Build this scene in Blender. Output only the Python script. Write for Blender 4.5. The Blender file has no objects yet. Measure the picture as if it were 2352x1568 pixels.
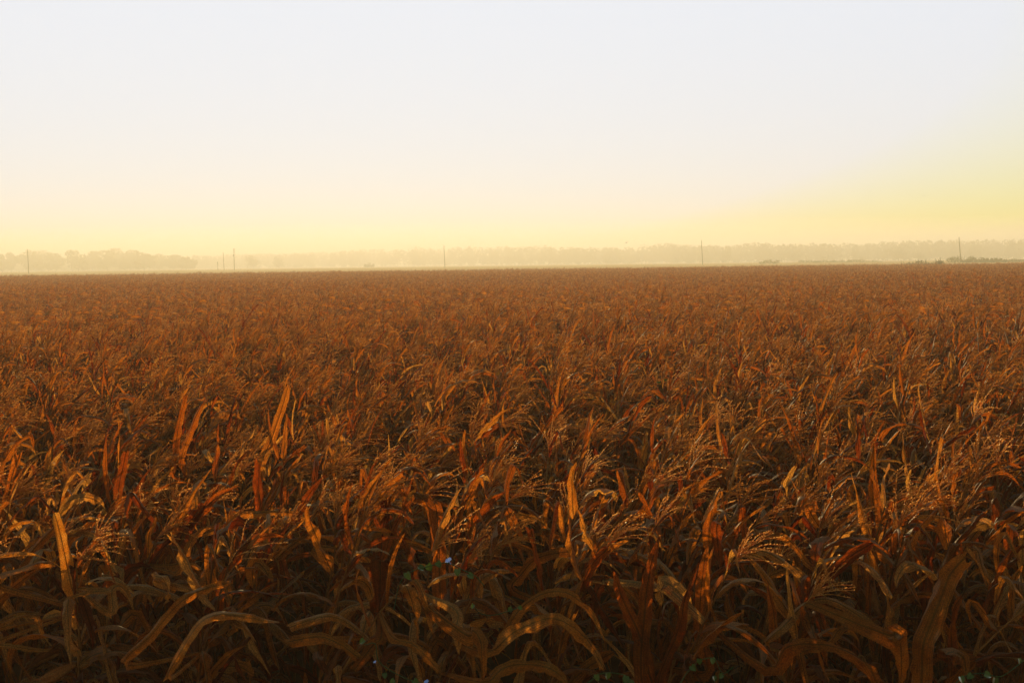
import bpy, math, random
import numpy as np
from mathutils import Vector, Matrix, Euler

C = bpy.context.scene.collection
SC = bpy.context.scene
R = math.radians
PI = math.pi

# ------------------------------------------------------------------ camera
CAM_H, PITCH, ROLL, FOC = 3.8, R(4.52), R(-0.72), 35.0
FPX = 2352 * FOC / 36.0                       # pixels of the 2352 x 1568 view of the photo
CM = Matrix.Rotation(PI / 2 - PITCH, 3, 'X') @ Matrix.Rotation(ROLL, 3, 'Z')
CMn = np.array(CM)
CAMP = np.array([0.0, 0.0, CAM_H])


def at(px, py, Y):
    """the place at world distance Y that is seen in that direction"""
    d = CMn @ np.array([(px - 1176) / FPX, -(py - 784) / FPX, -1.0])
    return CAMP + d * (Y / d[1])


def to_px(p):
    q = CMn.T @ (np.asarray(p, float) - CAMP)
    return 1176 + FPX * q[0] / -q[2], 784 - FPX * q[1] / -q[2]


# ------------------------------------------------------------------ helpers
class MB:
    """collects polygons and links them as ONE mesh"""
    def __init__(self):
        self.v, self.uv, self.t, self.f, self.m, self.n = [], [], [], [], [], 0

    def add(self, v, f, uv=None, tint=0.5, mat=0):
        v = np.asarray(v, float).reshape(-1, 3)
        k = len(v)
        self.v.append(v)
        self.uv.append(np.zeros((k, 2)) if uv is None else np.asarray(uv, float).reshape(-1, 2))
        self.t.append(np.full(k, tint) if np.isscalar(tint) else np.asarray(tint, float))
        f = np.asarray(f, int)
        self.f.append(f + self.n)
        self.m.append(np.full(len(f), mat, int))
        self.n += k

    def grid(self, P, uv=None, tint=0.5, mat=0, wrap=False):
        """P: rows x cols x 3"""
        r, c = P.shape[:2]
        i = np.arange(r - 1)[:, None]
        j = np.arange(c if wrap else c - 1)[None, :]
        j2 = (j + 1) % c
        f = np.stack([i * c + j, i * c + j2, (i + 1) * c + j2, (i + 1) * c + j], -1).reshape(-1, 4)
        self.add(P.reshape(-1, 3), f, uv, tint, mat)

    def tube(self, pts, rad, sides=6, tint=0.5, mat=0):
        pts = np.asarray(pts, float)
        n = len(pts)
        rad = np.full(n, rad) if np.isscalar(rad) else np.asarray(rad, float)
        tg = np.gradient(pts, axis=0)
        tg /= np.linalg.norm(tg, axis=1)[:, None] + 1e-9
        ref = np.array([0.0, 1.0, 0.0]) if abs(tg[:, 1]).mean() < 0.8 else np.array([1.0, 0, 0])
        a = np.cross(tg, ref)
        a /= np.linalg.norm(a, axis=1)[:, None] + 1e-9
        b = np.cross(tg, a)
        th = np.linspace(0, 2 * PI, sides, endpoint=False)
        P = pts[:, None] + (a[:, None] * np.cos(th)[None, :, None] + b[:, None] * np.sin(th)[None, :, None]) * rad[:, None, None]
        uv = np.stack(np.broadcast_arrays((th / (2 * PI))[None, :], np.linspace(0, 1, n)[:, None]), -1)
        self.grid(P, uv, tint, mat, wrap=True)

    def mesh(self, name, mats, smooth=True):
        me = bpy.data.meshes.new(name)
        v = np.concatenate(self.v)
        uv = np.concatenate(self.uv)
        t = np.concatenate(self.t)
        me.vertices.add(len(v))
        me.vertices.foreach_set('co', v.astype(np.float32).ravel())
        tot = np.concatenate([np.full(len(f), f.shape[1], int) for f in self.f])
        loops = np.concatenate([f.ravel() for f in self.f])
        me.loops.add(len(loops))
        me.loops.foreach_set('vertex_index', loops.astype(np.int32))
        me.polygons.add(len(tot))
        me.polygons.foreach_set('loop_start', np.concatenate([[0], np.cumsum(tot)[:-1]]).astype(np.int32))
        me.polygons.foreach_set('material_index', np.concatenate(self.m).astype(np.int32))
        me.polygons.foreach_set('use_smooth', np.full(len(tot), smooth))
        ul = me.uv_layers.new(name='UVMap')
        ul.data.foreach_set('uv', uv[loops].astype(np.float32).ravel())
        at_ = me.attributes.new('tint', 'FLOAT', 'POINT')
        at_.data.foreach_set('value', t.astype(np.float32))
        for m in (mats if isinstance(mats, (list, tuple)) else [mats]):
            me.materials.append(m)
        me.update(calc_edges=True)
        return me

    def build(self, name, mats, parent=None, loc=None, smooth=True):
        o = bpy.data.objects.new(name, self.mesh(name, mats, smooth))
        C.objects.link(o)
        if parent is not None:
            o.parent = parent
        if loc is not None:
            o.location = loc
        return o


def merge_into(dst, src, mat):
    k = dst.n
    for v, uv, t, f in zip(src.v, src.uv, src.t, src.f):
        dst.v.append(v); dst.uv.append(uv); dst.t.append(t); dst.f.append(f + k)
        dst.m.append(np.full(len(f), mat, int))
    dst.n += src.n


def empty(name, loc=(0, 0, 0), label=None, cat=None, group=None):
    o = bpy.data.objects.new(name, None)
    o.empty_display_size = 0.2
    C.objects.link(o)
    o.location = loc
    tag(o, label, cat, group)
    return o


def tag(o, label=None, cat=None, group=None, kind=None):
    for k, v in (('label', label), ('category', cat), ('group', group), ('kind', kind)):
        if v:
            o[k] = v
    return o


def unit(v):
    return v / (np.linalg.norm(v) + 1e-9)


def smooth_curve(pts, n):
    """Catmull-Rom through pts, resampled to n rows"""
    p = np.asarray(pts, float)
    p = np.vstack([2 * p[0] - p[1], p, 2 * p[-1] - p[-2]])
    out = []
    m = len(p) - 3
    for q in np.linspace(0, m - 1e-6, n):
        i = int(q); t = q - i
        a, b, c, d = p[i:i + 4]
        out.append(0.5 * (2 * b + (c - a) * t + (2 * a - 5 * b + 4 * c - d) * t * t + (3 * b - a - 3 * c + d) * t ** 3))
    return np.array(out)


# ------------------------------------------------------------------ materials
def new_mat(name):
    m = bpy.data.materials.new(name)
    m.use_nodes = True
    nt = m.node_tree
    nt.nodes.clear()
    return m, nt, nt.nodes.new('ShaderNodeOutputMaterial')


def node(nt, kind, **kw):
    n = nt.nodes.new(kind)
    for k, v in kw.items():
        setattr(n, k, v)
    return n


def ramp(nt, fac, stops):
    r = nt.nodes.new('ShaderNodeValToRGB')
    el = r.color_ramp.elements
    while len(el) > 1:
        el.remove(el[-1])
    el[0].position, el[0].color = stops[0][0], (*stops[0][1], 1)
    for p, c in stops[1:]:
        e = el.new(p); e.color = (*c, 1)
    nt.links.new(fac, r.inputs[0])
    return r.outputs[0]


def math_n(nt, op, a, b=None, clamp=False):
    n = node(nt, 'ShaderNodeMath', operation=op, use_clamp=clamp)
    for i, x in enumerate((a, b)):
        if x is None: continue
        if hasattr(x, 'is_linked'): nt.links.new(x, n.inputs[i])
        else: n.inputs[i].default_value = x
    return n.outputs[0]


def mulc(nt, a, b, fac=1.0):
    n = node(nt, 'ShaderNodeMix', data_type='RGBA', blend_type='MULTIPLY')
    n.inputs[0].default_value = fac
    for i, x in ((6, a), (7, b)):
        if hasattr(x, 'is_linked'): nt.links.new(x, n.inputs[i])
        else: n.inputs[i].default_value = (*x, 1)
    return n.outputs[2]


def foliage_mat(name, stops, tr_col, tr_amt, gloss=0.35, rough=0.42, veins=True, speck=0.35, gl_col=(1, 1, 1), df_col=(1, 1, 1)):
    """dry leaf: reflects, lets light through (redder than it reflects), faint sheen, lengthwise veins and spots"""
    m, nt, out = new_mat(name)
    L = nt.links.new
    uvn = node(nt, 'ShaderNodeUVMap', uv_map='UVMap')
    tint = node(nt, 'ShaderNodeAttribute', attribute_name='tint')
    geo = node(nt, 'ShaderNodeTexCoord')
    oi = node(nt, 'ShaderNodeObjectInfo')
    # blotches along the blade
    nz = node(nt, 'ShaderNodeTexNoise'); nz.inputs['Scale'].default_value = 11; nz.inputs['Detail'].default_value = 4
    L(geo.outputs['Object'], nz.inputs['Vector'])
    f = math_n(nt, 'ADD', tint.outputs['Fac'], math_n(nt, 'MULTIPLY', math_n(nt, 'SUBTRACT', nz.outputs['Fac'], 0.5), 0.65))
    f = math_n(nt, 'ADD', f, math_n(nt, 'MULTIPLY', math_n(nt, 'SUBTRACT', oi.outputs['Random'], 0.5), 0.22), clamp=True)
    col = ramp(nt, f, stops)
    fac_tr = None
    if veins:
        mp = node(nt, 'ShaderNodeMapping'); mp.inputs['Scale'].default_value = (26, 0.45, 1)
        L(uvn.outputs['UV'], mp.inputs['Vector'])
        vn = node(nt, 'ShaderNodeTexNoise'); vn.inputs['Scale'].default_value = 1.0; vn.inputs['Detail'].default_value = 3
        L(mp.outputs['Vector'], vn.inputs['Vector'])
        vr = node(nt, 'ShaderNodeMapRange'); vr.inputs[1].default_value = 0.3; vr.inputs[2].default_value = 0.7
        vr.inputs[3].default_value = 0.62; vr.inputs[4].default_value = 1.3
        L(vn.outputs['Fac'], vr.inputs[0])
        # small dark specks
        sp = node(nt, 'ShaderNodeTexNoise'); sp.inputs['Scale'].default_value = 130; sp.inputs['Detail'].default_value = 2
        L(geo.outputs['Object'], sp.inputs['Vector'])
        sr = node(nt, 'ShaderNodeMapRange'); sr.inputs[1].default_value = 0.36; sr.inputs[2].default_value = 0.6
        sr.inputs[3].default_value = 1 - speck; sr.inputs[4].default_value = 1.12
        L(sp.outputs['Fac'], sr.inputs[0])
        # midrib
        sx = node(nt, 'ShaderNodeSeparateXYZ'); L(uvn.outputs['UV'], sx.inputs[0])
        d = math_n(nt, 'ABSOLUTE', math_n(nt, 'SUBTRACT', sx.outputs[0], 0.5))
        rib = node(nt, 'ShaderNodeMapRange'); rib.inputs[1].default_value = 0.03; rib.inputs[2].default_value = 0.075
        rib.inputs[3].default_value = 0.22; rib.inputs[4].default_value = 1.0
        L(d, rib.inputs[0])
        fac = math_n(nt, 'MULTIPLY', vr.outputs[0], sr.outputs[0])
        fac_tr = math_n(nt, 'MULTIPLY', fac, rib.outputs[0])
        cc = node(nt, 'ShaderNodeCombineColor')
        for i in range(3): L(fac, cc.inputs[i])
        col = mulc(nt, col, cc.outputs[0], 0.75)
    df = node(nt, 'ShaderNodeBsdfDiffuse'); L(mulc(nt, col, df_col), df.inputs['Color'])
    tr = node(nt, 'ShaderNodeBsdfTranslucent')
    tcol = mulc(nt, col, tr_col)
    if fac_tr is not None:
        c2 = node(nt, 'ShaderNodeCombineColor')
        for i in range(3): L(fac_tr, c2.inputs[i])
        tcol = mulc(nt, tcol, c2.outputs[0])
    L(tcol, tr.inputs['Color'])
    mx = node(nt, 'ShaderNodeMixShader'); mx.inputs[0].default_value = tr_amt
    L(df.outputs[0], mx.inputs[1]); L(tr.outputs[0], mx.inputs[2])
    gl = node(nt, 'ShaderNodeBsdfGlossy'); gl.inputs['Roughness'].default_value = rough
    gl.inputs['Color'].default_value = (*gl_col, 1)
    lw = node(nt, 'ShaderNodeLayerWeight'); lw.inputs['Blend'].default_value = 0.25
    g = math_n(nt, 'MULTIPLY', lw.outputs['Fresnel'], gloss)
    m2 = node(nt, 'ShaderNodeMixShader'); L(g, m2.inputs[0])
    L(mx.outputs[0], m2.inputs[1]); L(gl.outputs[0], m2.inputs[2])
    L(m2.outputs[0], out.inputs['Surface'])
    return m


def noise_mat(name, stops, scale, rough=0.9, coord='Object', detail=6, bump=0.0):
    m, nt, out = new_mat(name)
    L = nt.links.new
    tc = node(nt, 'ShaderNodeTexCoord')
    nz = node(nt, 'ShaderNodeTexNoise'); nz.inputs['Scale'].default_value = scale; nz.inputs['Detail'].default_value = detail
    L(tc.outputs[coord], nz.inputs['Vector'])
    col = ramp(nt, nz.outputs['Fac'], stops)
    b = node(nt, 'ShaderNodeBsdfPrincipled'); b.inputs['Roughness'].default_value = rough
    b.inputs['Specular IOR Level'].default_value = 0.0 if rough > 0.8 else 0.3
    L(col, b.inputs['Base Color'])
    if bump:
        bp = node(nt, 'ShaderNodeBump'); bp.inputs['Strength'].default_value = bump
        L(nz.outputs['Fac'], bp.inputs['Height']); L(bp.outputs[0], b.inputs['Normal'])
    L(b.outputs[0], out.inputs['Surface'])
    return m


LEAF = foliage_mat('dry_maize_leaf',
                   [(0.0, (0.085, 0.016, 0.003)), (0.28, (0.14, 0.040, 0.006)), (0.55, (0.20, 0.078, 0.012)),
                    (0.78, (0.25, 0.125, 0.026)), (1.0, (0.29, 0.195, 0.075))],
                   (2.6, 1.32, 0.36), 0.5, df_col=(0.60, 0.49, 0.42), gloss=0.06, rough=0.55, gl_col=(0.75, 0.62, 0.45))
STALK = foliage_mat('dry_maize_stalk',
                    [(0.0, (0.06, 0.017, 0.004)), (0.5, (0.14, 0.045, 0.009)), (1.0, (0.24, 0.105, 0.026))],
                    (1, 0.6, 0.3), 0.08, gloss=0.06, rough=0.4, speck=0.3)
TASS = foliage_mat('dry_maize_tassel',
                   [(0.0, (0.18, 0.07, 0.012)), (0.5, (0.36, 0.16, 0.032)), (1.0, (0.58, 0.36, 0.12))],
                   (2.0, 1.4, 0.9), 0.55, gloss=0.08, rough=0.4, veins=False, gl_col=(1, .85, .6))
HUSK = foliage_mat('dry_maize_husk',
                   [(0.0, (0.09, 0.02, 0.004)), (0.5, (0.17, 0.045, 0.007)), (1.0, (0.28, 0.12, 0.03))],
                   (1.6, 0.8, 0.4), 0.35, gloss=0.1, rough=0.5)
VINE = foliage_mat('green_vine_leaf',
                   [(0.0, (0.022, 0.036, 0.004)), (0.5, (0.035, 0.055, 0.008)), (1.0, (0.06, 0.085, 0.018))],
                   (1.2, 1.1, 0.35), 0.3, gloss=0.4, rough=0.4, veins=False)
PETAL = foliage_mat('blue_petal', [(0.0, (0.20, 0.29, 0.62)), (1.0, (0.28, 0.38, 0.74))], (1, 1, 1), 0.4, gloss=0.1, veins=False)
WOODM = noise_mat('weathered_pole_wood', [(0.2, (0.05, 0.03, 0.02)), (0.8, (0.12, 0.07, 0.045))], 3)
METAL = noise_mat('grey_painted_steel', [(0.2, (0.10, 0.09, 0.08)), (0.8, (0.16, 0.14, 0.12))], 6, rough=0.5)
CERAM = noise_mat('brown_porcelain', [(0.2, (0.10, 0.05, 0.03)), (0.8, (0.14, 0.07, 0.04))], 6, rough=0.3)
BARK = noise_mat('tree_bark', [(0.2, (0.04, 0.03, 0.02)), (0.8, (0.10, 0.075, 0.05))], 4)
CROWN = foliage_mat('woodland_leaves', [(0.0, (0.05, 0.035, 0.008)), (0.5, (0.08, 0.055, 0.012)), (1.0, (0.11, 0.08, 0.02))],
                    (1, 1, 0.6), 0.3, gloss=0.0, veins=False)
SCRUB = foliage_mat('scrub_leaves', [(0.0, (0.09, 0.07, 0.02)), (0.5, (0.14, 0.10, 0.032)), (1.0, (0.19, 0.135, 0.05))],
                    (1, 1, 0.6), 0.3, gloss=0.0, veins=False)
BIRDM = noise_mat('dark_feathers', [(0.2, (0.03, 0.025, 0.02)), (0.8, (0.06, 0.05, 0.04))], 10)
SOIL = noise_mat('field_soil', [(0.3, (0.035, 0.014, 0.005)), (0.7, (0.075, 0.032, 0.012))], 2.2, bump=0.4)
PASTURE = noise_mat('straw_pasture', [(0.3, (0.46, 0.22, 0.085)), (0.5, (0.54, 0.28, 0.11)), (0.7, (0.60, 0.33, 0.14))], 0.05)

# ------------------------------------------------------------------ maize plant
WIND = np.array([1.0, 0.15, 0.0])


def strip(mb, cen, side, nrm, W, prof, rng, fold, segs, tint, ripple=0.12, blunt=False, cols=5):
    """a leaf blade along a centre line: V-folded, rippled, ragged edges"""
    n = len(cen)
    s = np.linspace(0, 1, n)
    u = np.linspace(-1, 1, cols)
    wl = W * prof * 0.5 * (1 + rng.normal(0, 0.11, n))
    wr = W * prof * 0.5 * (1 + rng.normal(0, 0.11, n))
    if rng.random() < 0.45:                       # a torn notch
        k = rng.integers(max(2, n // 3), n - 1)
        (wl if rng.random() < 0.5 else wr)[k] *= rng.uniform(0.2, 0.6)
    wu = np.where(u[None, :] < 0, wl[:, None], wr[:, None])
    fa = (fold[0] + (fold[1] - fold[0]) * s)[:, None]
    au = np.abs(u)[None, :]
    ph = rng.uniform(0, 6.28, 2)
    fr = rng.uniform(9, 20)
    rp = ripple * au ** 2 * np.where(u[None, :] < 0, np.sin(fr * s[:, None] + ph[0]), np.sin(fr * 1.15 * s[:, None] + ph[1]))
    cr = rng.normal(0, 1, (n, cols))
    cr = (cr + np.roll(cr, 1, 0) + np.roll(cr, -1, 0)) / 1.8
    rp = rp + 0.14 * cr * (0.3 + s[:, None])
    x = u[None, :] * wu * np.cos(fa * (0.6 + 0.4 * au))
    z = wu * (au * np.sin(fa * (0.6 + 0.4 * au)) + rp)
    P = cen[:, None] + side[:, None] * x[..., None] + nrm[:, None] * z[..., None]
    if blunt:                                      # broken, ragged end
        P[-1] += (cen[-1] - cen[-2])[None] * rng.uniform(-0.9, 0.5, cols)[:, None]
    uv = np.stack(np.broadcast_arrays((u * 0.5 + 0.5)[None, :], (s * 3.0 + rng.uniform(0, 30))[:, None]), -1)
    uv = uv.copy()
    mb.grid(P, uv, tint)


def frames(cen, side0, twist):
    tg = np.gradient(cen, axis=0)
    tg /= np.linalg.norm(tg, axis=1)[:, None] + 1e-9
    side = np.zeros_like(cen)
    sd = unit(side0 - tg[0] * np.dot(side0, tg[0]))
    for i in range(len(cen)):
        sd = unit(sd - tg[i] * np.dot(sd, tg[i]))
        side[i] = sd
    nrm = np.cross(side, tg)
    c, s_ = np.cos(twist)[:, None], np.sin(twist)[:, None]
    return side * c + nrm * s_, -side * s_ + nrm * c


def leaf(rng, base, az, el0, L, W, mode, segs=14, cols=5):
    mb = MB()
    s = np.linspace(0, 1, segs + 1)
    ds = L / segs
    if mode == 'up':                               # stiff upright strap
        el = el0 - R(rng.uniform(2, 35)) * s ** 1.6
    elif mode == 'arch':
        el = el0 - R(rng.uniform(95, 150)) * s ** rng.uniform(0.9, 1.5)
    elif mode == 'kink':                           # snapped and hanging
        sk = rng.uniform(0.22, 0.6)
        k = 1 / (1 + np.exp(-(s - sk) * rng.uniform(28, 60)))
        el = (el0 - R(25) * s) * (1 - k) + R(rng.uniform(-92, -62)) * k
    else:                                          # hanging along the stalk
        el = np.maximum(el0 - R(260) * s, R(rng.uniform(-95, -75)))
    a = az + R(rng.normal(0, 20)) * s + R(rng.uniform(3, 9)) * np.sin(s * rng.uniform(4, 9) + rng.uniform(0, 6))
    d = np.stack([np.cos(el) * np.cos(a), np.cos(el) * np.sin(a), np.sin(el)], -1)
    push = 0.5 * s[:, None] * WIND[None] * (1 if mode in ('up', 'arch') else 0.5)
    d = d + push
    d /= np.linalg.norm(d, axis=1)[:, None]
    cen = np.asarray(base)[None] + np.concatenate([np.zeros((1, 3)), np.cumsum(d[:-1] * ds, 0)])
    side0 = np.array([-math.sin(az), math.cos(az), 0.0])
    tw = R(rng.normal(0, 22)) + R(rng.normal(0, 95)) * s ** 1.3 + R(rng.normal(0, 14)) * np.sin(s * rng.uniform(6, 14))
    side, nrm = frames(cen, side0, tw)
    blunt = rng.random() < 0.4
    tip = 1.35 if blunt else 1.0
    prof = np.minimum(1, 0.5 + s * 2.6) * np.clip(1 - (s / tip) ** 2.3, 0.02, 1) ** 0.75
    strip(mb, cen, side, nrm, W, prof, rng, (rng.uniform(0.2, 0.9), rng.uniform(0.05, 1.25)), segs,
          float(np.clip(rng.normal(0.55, 0.33), 0.0, 1.0)), ripple=rng.uniform(0.08, 0.38), blunt=blunt, cols=cols)
    return mb


def tassel(rng, base, axis, detail=1.0):
    mb = MB()
    axis = unit(axis)
    ref = unit(np.cross(axis, [0.3, 0.9, 0.2]))
    ref2 = np.cross(axis, ref)
    nb = int(rng.integers(8, 17))
    tint = float(np.clip(rng.normal(0.5, 0.2), 0, 1))
    V, F, k = [], [], 0
    for b in range(nb + 1):
        if b == 0:
            st, dr, Lb, drp = 0.0, axis, rng.uniform(0.28, 0.42), 0.1
        else:
            st = rng.uniform(0.0, 0.12)
            sp = R(rng.uniform(8, 42))
            ph = rng.uniform(0, 2 * PI)
            dr = axis * math.cos(sp) + (ref * math.cos(ph) + ref2 * math.sin(ph)) * math.sin(sp)
            Lb, drp = rng.uniform(0.16, 0.32), rng.uniform(0.1, 0.8)
        n = 7
        q = np.linspace(0, 1, n)
        pts = base + axis * st + dr[None] * (q * Lb)[:, None]
        pts = pts + (np.array([0.25, 0.03, -0.6]) * drp * Lb)[None] * (q ** 2.2)[:, None]
        pts += rng.normal(0, 0.004, pts.shape) * q[:, None]
        mb.tube(pts, np.linspace(0.0032, 0.0018, n), 3, tint * 0.7)
        ns = int(Lb * 150 * detail)
        for j in range(ns):
            if rng.random() < 0.2: continue
            qq = rng.uniform(0.12 if b else 0.3, 1.0)
            p = np.array([np.interp(qq, q, pts[:, c]) for c in range(3)])
            o = unit(rng.normal(0, 1, 3))
            o = unit(o - dr * np.dot(o, dr))
            l = rng.uniform(0.009, 0.015) / math.sqrt(detail)
            w = np.cross(dr, o) * 0.0034 / math.sqrt(detail)
            t = unit(dr + o * rng.uniform(0.15, 0.5))
            p = p + o * 0.002
            V += [p, p + t * l * 0.5 + w, p + t * l, p + t * l * 0.5 - w]
            F.append([k, k + 1, k + 2, k + 3]); k += 4
    if V:
        mb.add(V, F, None, tint)
    return mb


def ear(rng, base, axis):
    """a husked cob: swollen spindle of overlapping dry bracts with loose pointed tips"""
    mb = MB()
    axis = unit(axis)
    ref = unit(np.cross(axis, [0.2, 1, 0.1])); ref2 = np.cross(axis, ref)
    L = rng.uniform(0.2, 0.27); W = rng.uniform(0.024, 0.031)
    q = np.linspace(0, 1, 12)
    th = np.linspace(0, 2 * PI, 12, endpoint=False)
    r = W * np.clip(np.sin(PI * np.clip(q * 0.86 + 0.1, 0, 1)) ** 0.7, 0.05, 1)
    rr = r[:, None] * (1 + 0.10 * np.sin(5 * th[None] + 3 * q[:, None]))
    P = base + axis * (q * L)[:, None, None] + (ref * np.cos(th)[:, None] + ref2 * np.sin(th)[:, None])[None] * rr[..., None]
    uv = np.stack(np.broadcast_arrays((th / (2 * PI) * 0.4)[None], (q * 2)[:, None]), -1).copy()
    t = float(np.clip(rng.normal(0.45, 0.2), 0, 1))
    mb.grid(P, uv, t, wrap=True)
    for b in range(5):
        ph = b * 2 * PI / 5 + rng.uniform(-.4, .4)
        o = ref * math.cos(ph) + ref2 * math.sin(ph)
        Lh = L * rng.uniform(0.9, 1.35)
        s = np.linspace(0, 1, 10)
        cen = base + axis * (s * Lh)[:, None] + o[None] * (W * (0.35 + 0.85 * np.sin(PI * np.clip(s, 0, .6)) + rng.uniform(0.1, 1.0) * s ** 3))[:, None]
        side, nrm = frames(cen, np.cross(axis, o), np.full(10, R(rng.normal(0, 12))))
        prof = np.sin(PI * np.clip(s * 0.9 + 0.08, 0, 1)) ** 0.8 + 0.02
        strip(mb, cen, side, nrm, 0.062, prof, rng, (-0.6, -0.5), 10, float(np.clip(t + rng.normal(0, .15), 0, 1)), 0.05, cols=5)
    return mb


def stalk_curve(rng, H, lean, az):
    q = np.linspace(0, 1, 11)
    d = np.array([math.cos(az), math.sin(az), 0])
    off = math.tan(lean) * H * q ** 1.9
    pts = d[None] * off[:, None] + np.array([0, 0, 1.0])[None] * (q * H * (1 - 0.12 * lean * q))[:, None]
    pts += rng.normal(0, 0.008, pts.shape) * q[:, None] * np.array([1, 1, 0])
    return q, pts


def maize(seed, fine=True, tas=True, lo=0.30, nleaf=None, height=None, wide=1.0):
    """returns the pieces of one plant: (kind, MB)"""
    rng = np.random.default_rng(seed)
    out = []
    H = height or rng.normal(2.02, 0.12)
    lean = R(abs(rng.normal(9, 7)) + 3)
    laz = rng.normal(0.1, 0.5)
    q, pts = stalk_curve(rng, H, lean, laz)
    mb = MB()
    rad = np.linspace(0.0125, 0.0045, len(q)) * (1 + 0.15 * (np.arange(len(q)) % 2))
    mb.tube(pts, rad, 7 if fine else 4, float(rng.uniform(0.1, 0.7)))
    out.append(('stalk', mb))
    n = nleaf or int(rng.integers(11, 16))
    plane = rng.uniform(0, PI)
    for i in range(n):
        h = lo + (0.985 - lo) * (i + rng.uniform(-0.2, 0.2)) / (n - 1)
        h = min(max(h, 0.1), 0.985)
        base = np.array([np.interp(h, q, pts[:, c]) for c in range(3)])
        az = plane + (PI if i % 2 else 0) + rng.normal(0, 0.4)
        # wind brings the blades round to the lee side
        wx = math.cos(az)
        if wx < 0 and rng.random() < 0.45:
            az = PI - az
        az -= 0.25 * math.sin(az)
        r = rng.random()
        if h > 0.82:
            mode = 'up' if r < 0.36 else ('kink' if r < 0.68 else 'arch')
        elif h > 0.5:
            mode = 'arch' if r < 0.42 else ('kink' if r < 0.78 else ('up' if r < 0.87 else 'hang'))
        else:
            if wide > 1.2:
                mode = 'hang' if r < 0.28 else ('kink' if r < 0.56 else ('up' if r < 0.72 else 'arch'))
            else:
                mode = 'hang' if r < 0.45 else ('kink' if r < 0.75 else 'arch')
        L = rng.uniform(0.4, 0.8) * (1.0 if h < 0.85 else 0.72)
        W = wide * rng.uniform(0.032, 0.088) * (1.0 if h < 0.85 else 0.8)
        el0 = R(rng.uniform(52, 84)) if mode in ('up', 'kink') else R(rng.uniform(35, 75))
        out.append(('leaf', leaf(rng, base, az, el0, L, W, mode, 14 if fine else 7, 5 if fine else 3)))
    if tas:
        ax = pts[-1] - pts[-3]
        ax = unit(unit(ax) + WIND * abs(rng.normal(0.6, 0.5)) + np.array([0, rng.normal(0, .2), 0]) + np.array([0, 0, 0.2]))
        out.append(('tassel', tassel(rng, pts[-1], ax, 1.0 if fine else 0.45)))
    if rng.random() < 0.75:
        h = rng.uniform(0.5, 0.66)
        base = np.array([np.interp(h, q, pts[:, c]) for c in range(3)])
        a = rng.uniform(0, 2 * PI)
        up = rng.uniform(-0.6, 1.8)
        ax = np.array([math.cos(a), math.sin(a), up])
        out.append(('ear', ear(rng, base + unit(ax) * 0.02, ax)))
    return out, pts, lean


MATS = {'stalk': STALK, 'leaf': LEAF, 'tassel': TASS, 'ear': HUSK}
MIDX = {'leaf': 0, 'stalk': 1, 'tassel': 2, 'ear': 3}
MLIST = [LEAF, STALK, TASS, HUSK]

# ------------------------------------------------------------------ planting plan
rngp = np.random.default_rng(11)
ROW_W, VAN = 0.76, math.atan((1310 - 1176) / FPX)   # rows run away from the camera, a little to the right
FIELD_END = 226.0
dirv = np.array([math.sin(VAN), math.cos(VAN)])
perp = np.array([dirv[1], -dirv[0]])
pos = []
for r in range(-260, 261):
    off = (r + 0.5) * ROW_W + 0.10
    t = 5.85 + rngp.uniform(0, 0.2)
    # thinner planting plan far away, where single stalks cannot be told apart
    while True:
        step = 0.17 if t < 30 else (0.27 if t < 70 else 0.42)
        t += step * rngp.uniform(0.75, 1.25)
        if t > 245: break
        x, y = perp * off + dirv * t
        if y > FIELD_END + 0.02 * x + 1.5 * math.sin(x * 0.11) or y < 5.5: continue
        if abs(x) > 0.64 * y + 2.2: continue
        pos.append((x + rngp.normal(0, 0.035), y + rngp.normal(0, 0.02), r, t))
pos = np.array(pos)
# in the frame?
d2 = np.hypot(pos[:, 0], pos[:, 1])
vis = np.array([(-60 < to_px((p[0], p[1], 2.1))[0] < 2412 and to_px((p[0], p[1], 2.35))[1] < 1590) if d < 20 else False
                for p, d in zip(pos, d2)])
order = np.where(vis)[0][np.argsort(d2[vis])]
NEAR_N = 300
near = order[:NEAR_N]
is_near = np.zeros(len(pos), bool); is_near[near] = True
print('plants', len(pos), 'near limit', d2[near].max())

ORD = ['first', 'second', 'third', 'fourth', 'fifth', 'sixth', 'seventh', 'eighth', 'ninth', 'tenth', 'eleventh', 'twelfth',
       'thirteenth', 'fourteenth', 'fifteenth', 'sixteenth', 'seventeenth', 'eighteenth', 'nineteenth', 'twentieth'] + \
      ['twenty-' + w for w in ['first', 'second', 'third', 'fourth', 'fifth', 'sixth', 'seventh', 'eighth', 'ninth']] + \
      ['thirtieth'] + ['thirty-' + w for w in ['first', 'second', 'third', 'fourth', 'fifth', 'sixth', 'seventh', 'eighth', 'ninth']] + ['fortieth']
rows_seen = {}
for i in sorted(near, key=lambda i: pos[i, 3]):
    rows_seen.setdefault(int(pos[i, 2]), []).append(i)

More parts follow.
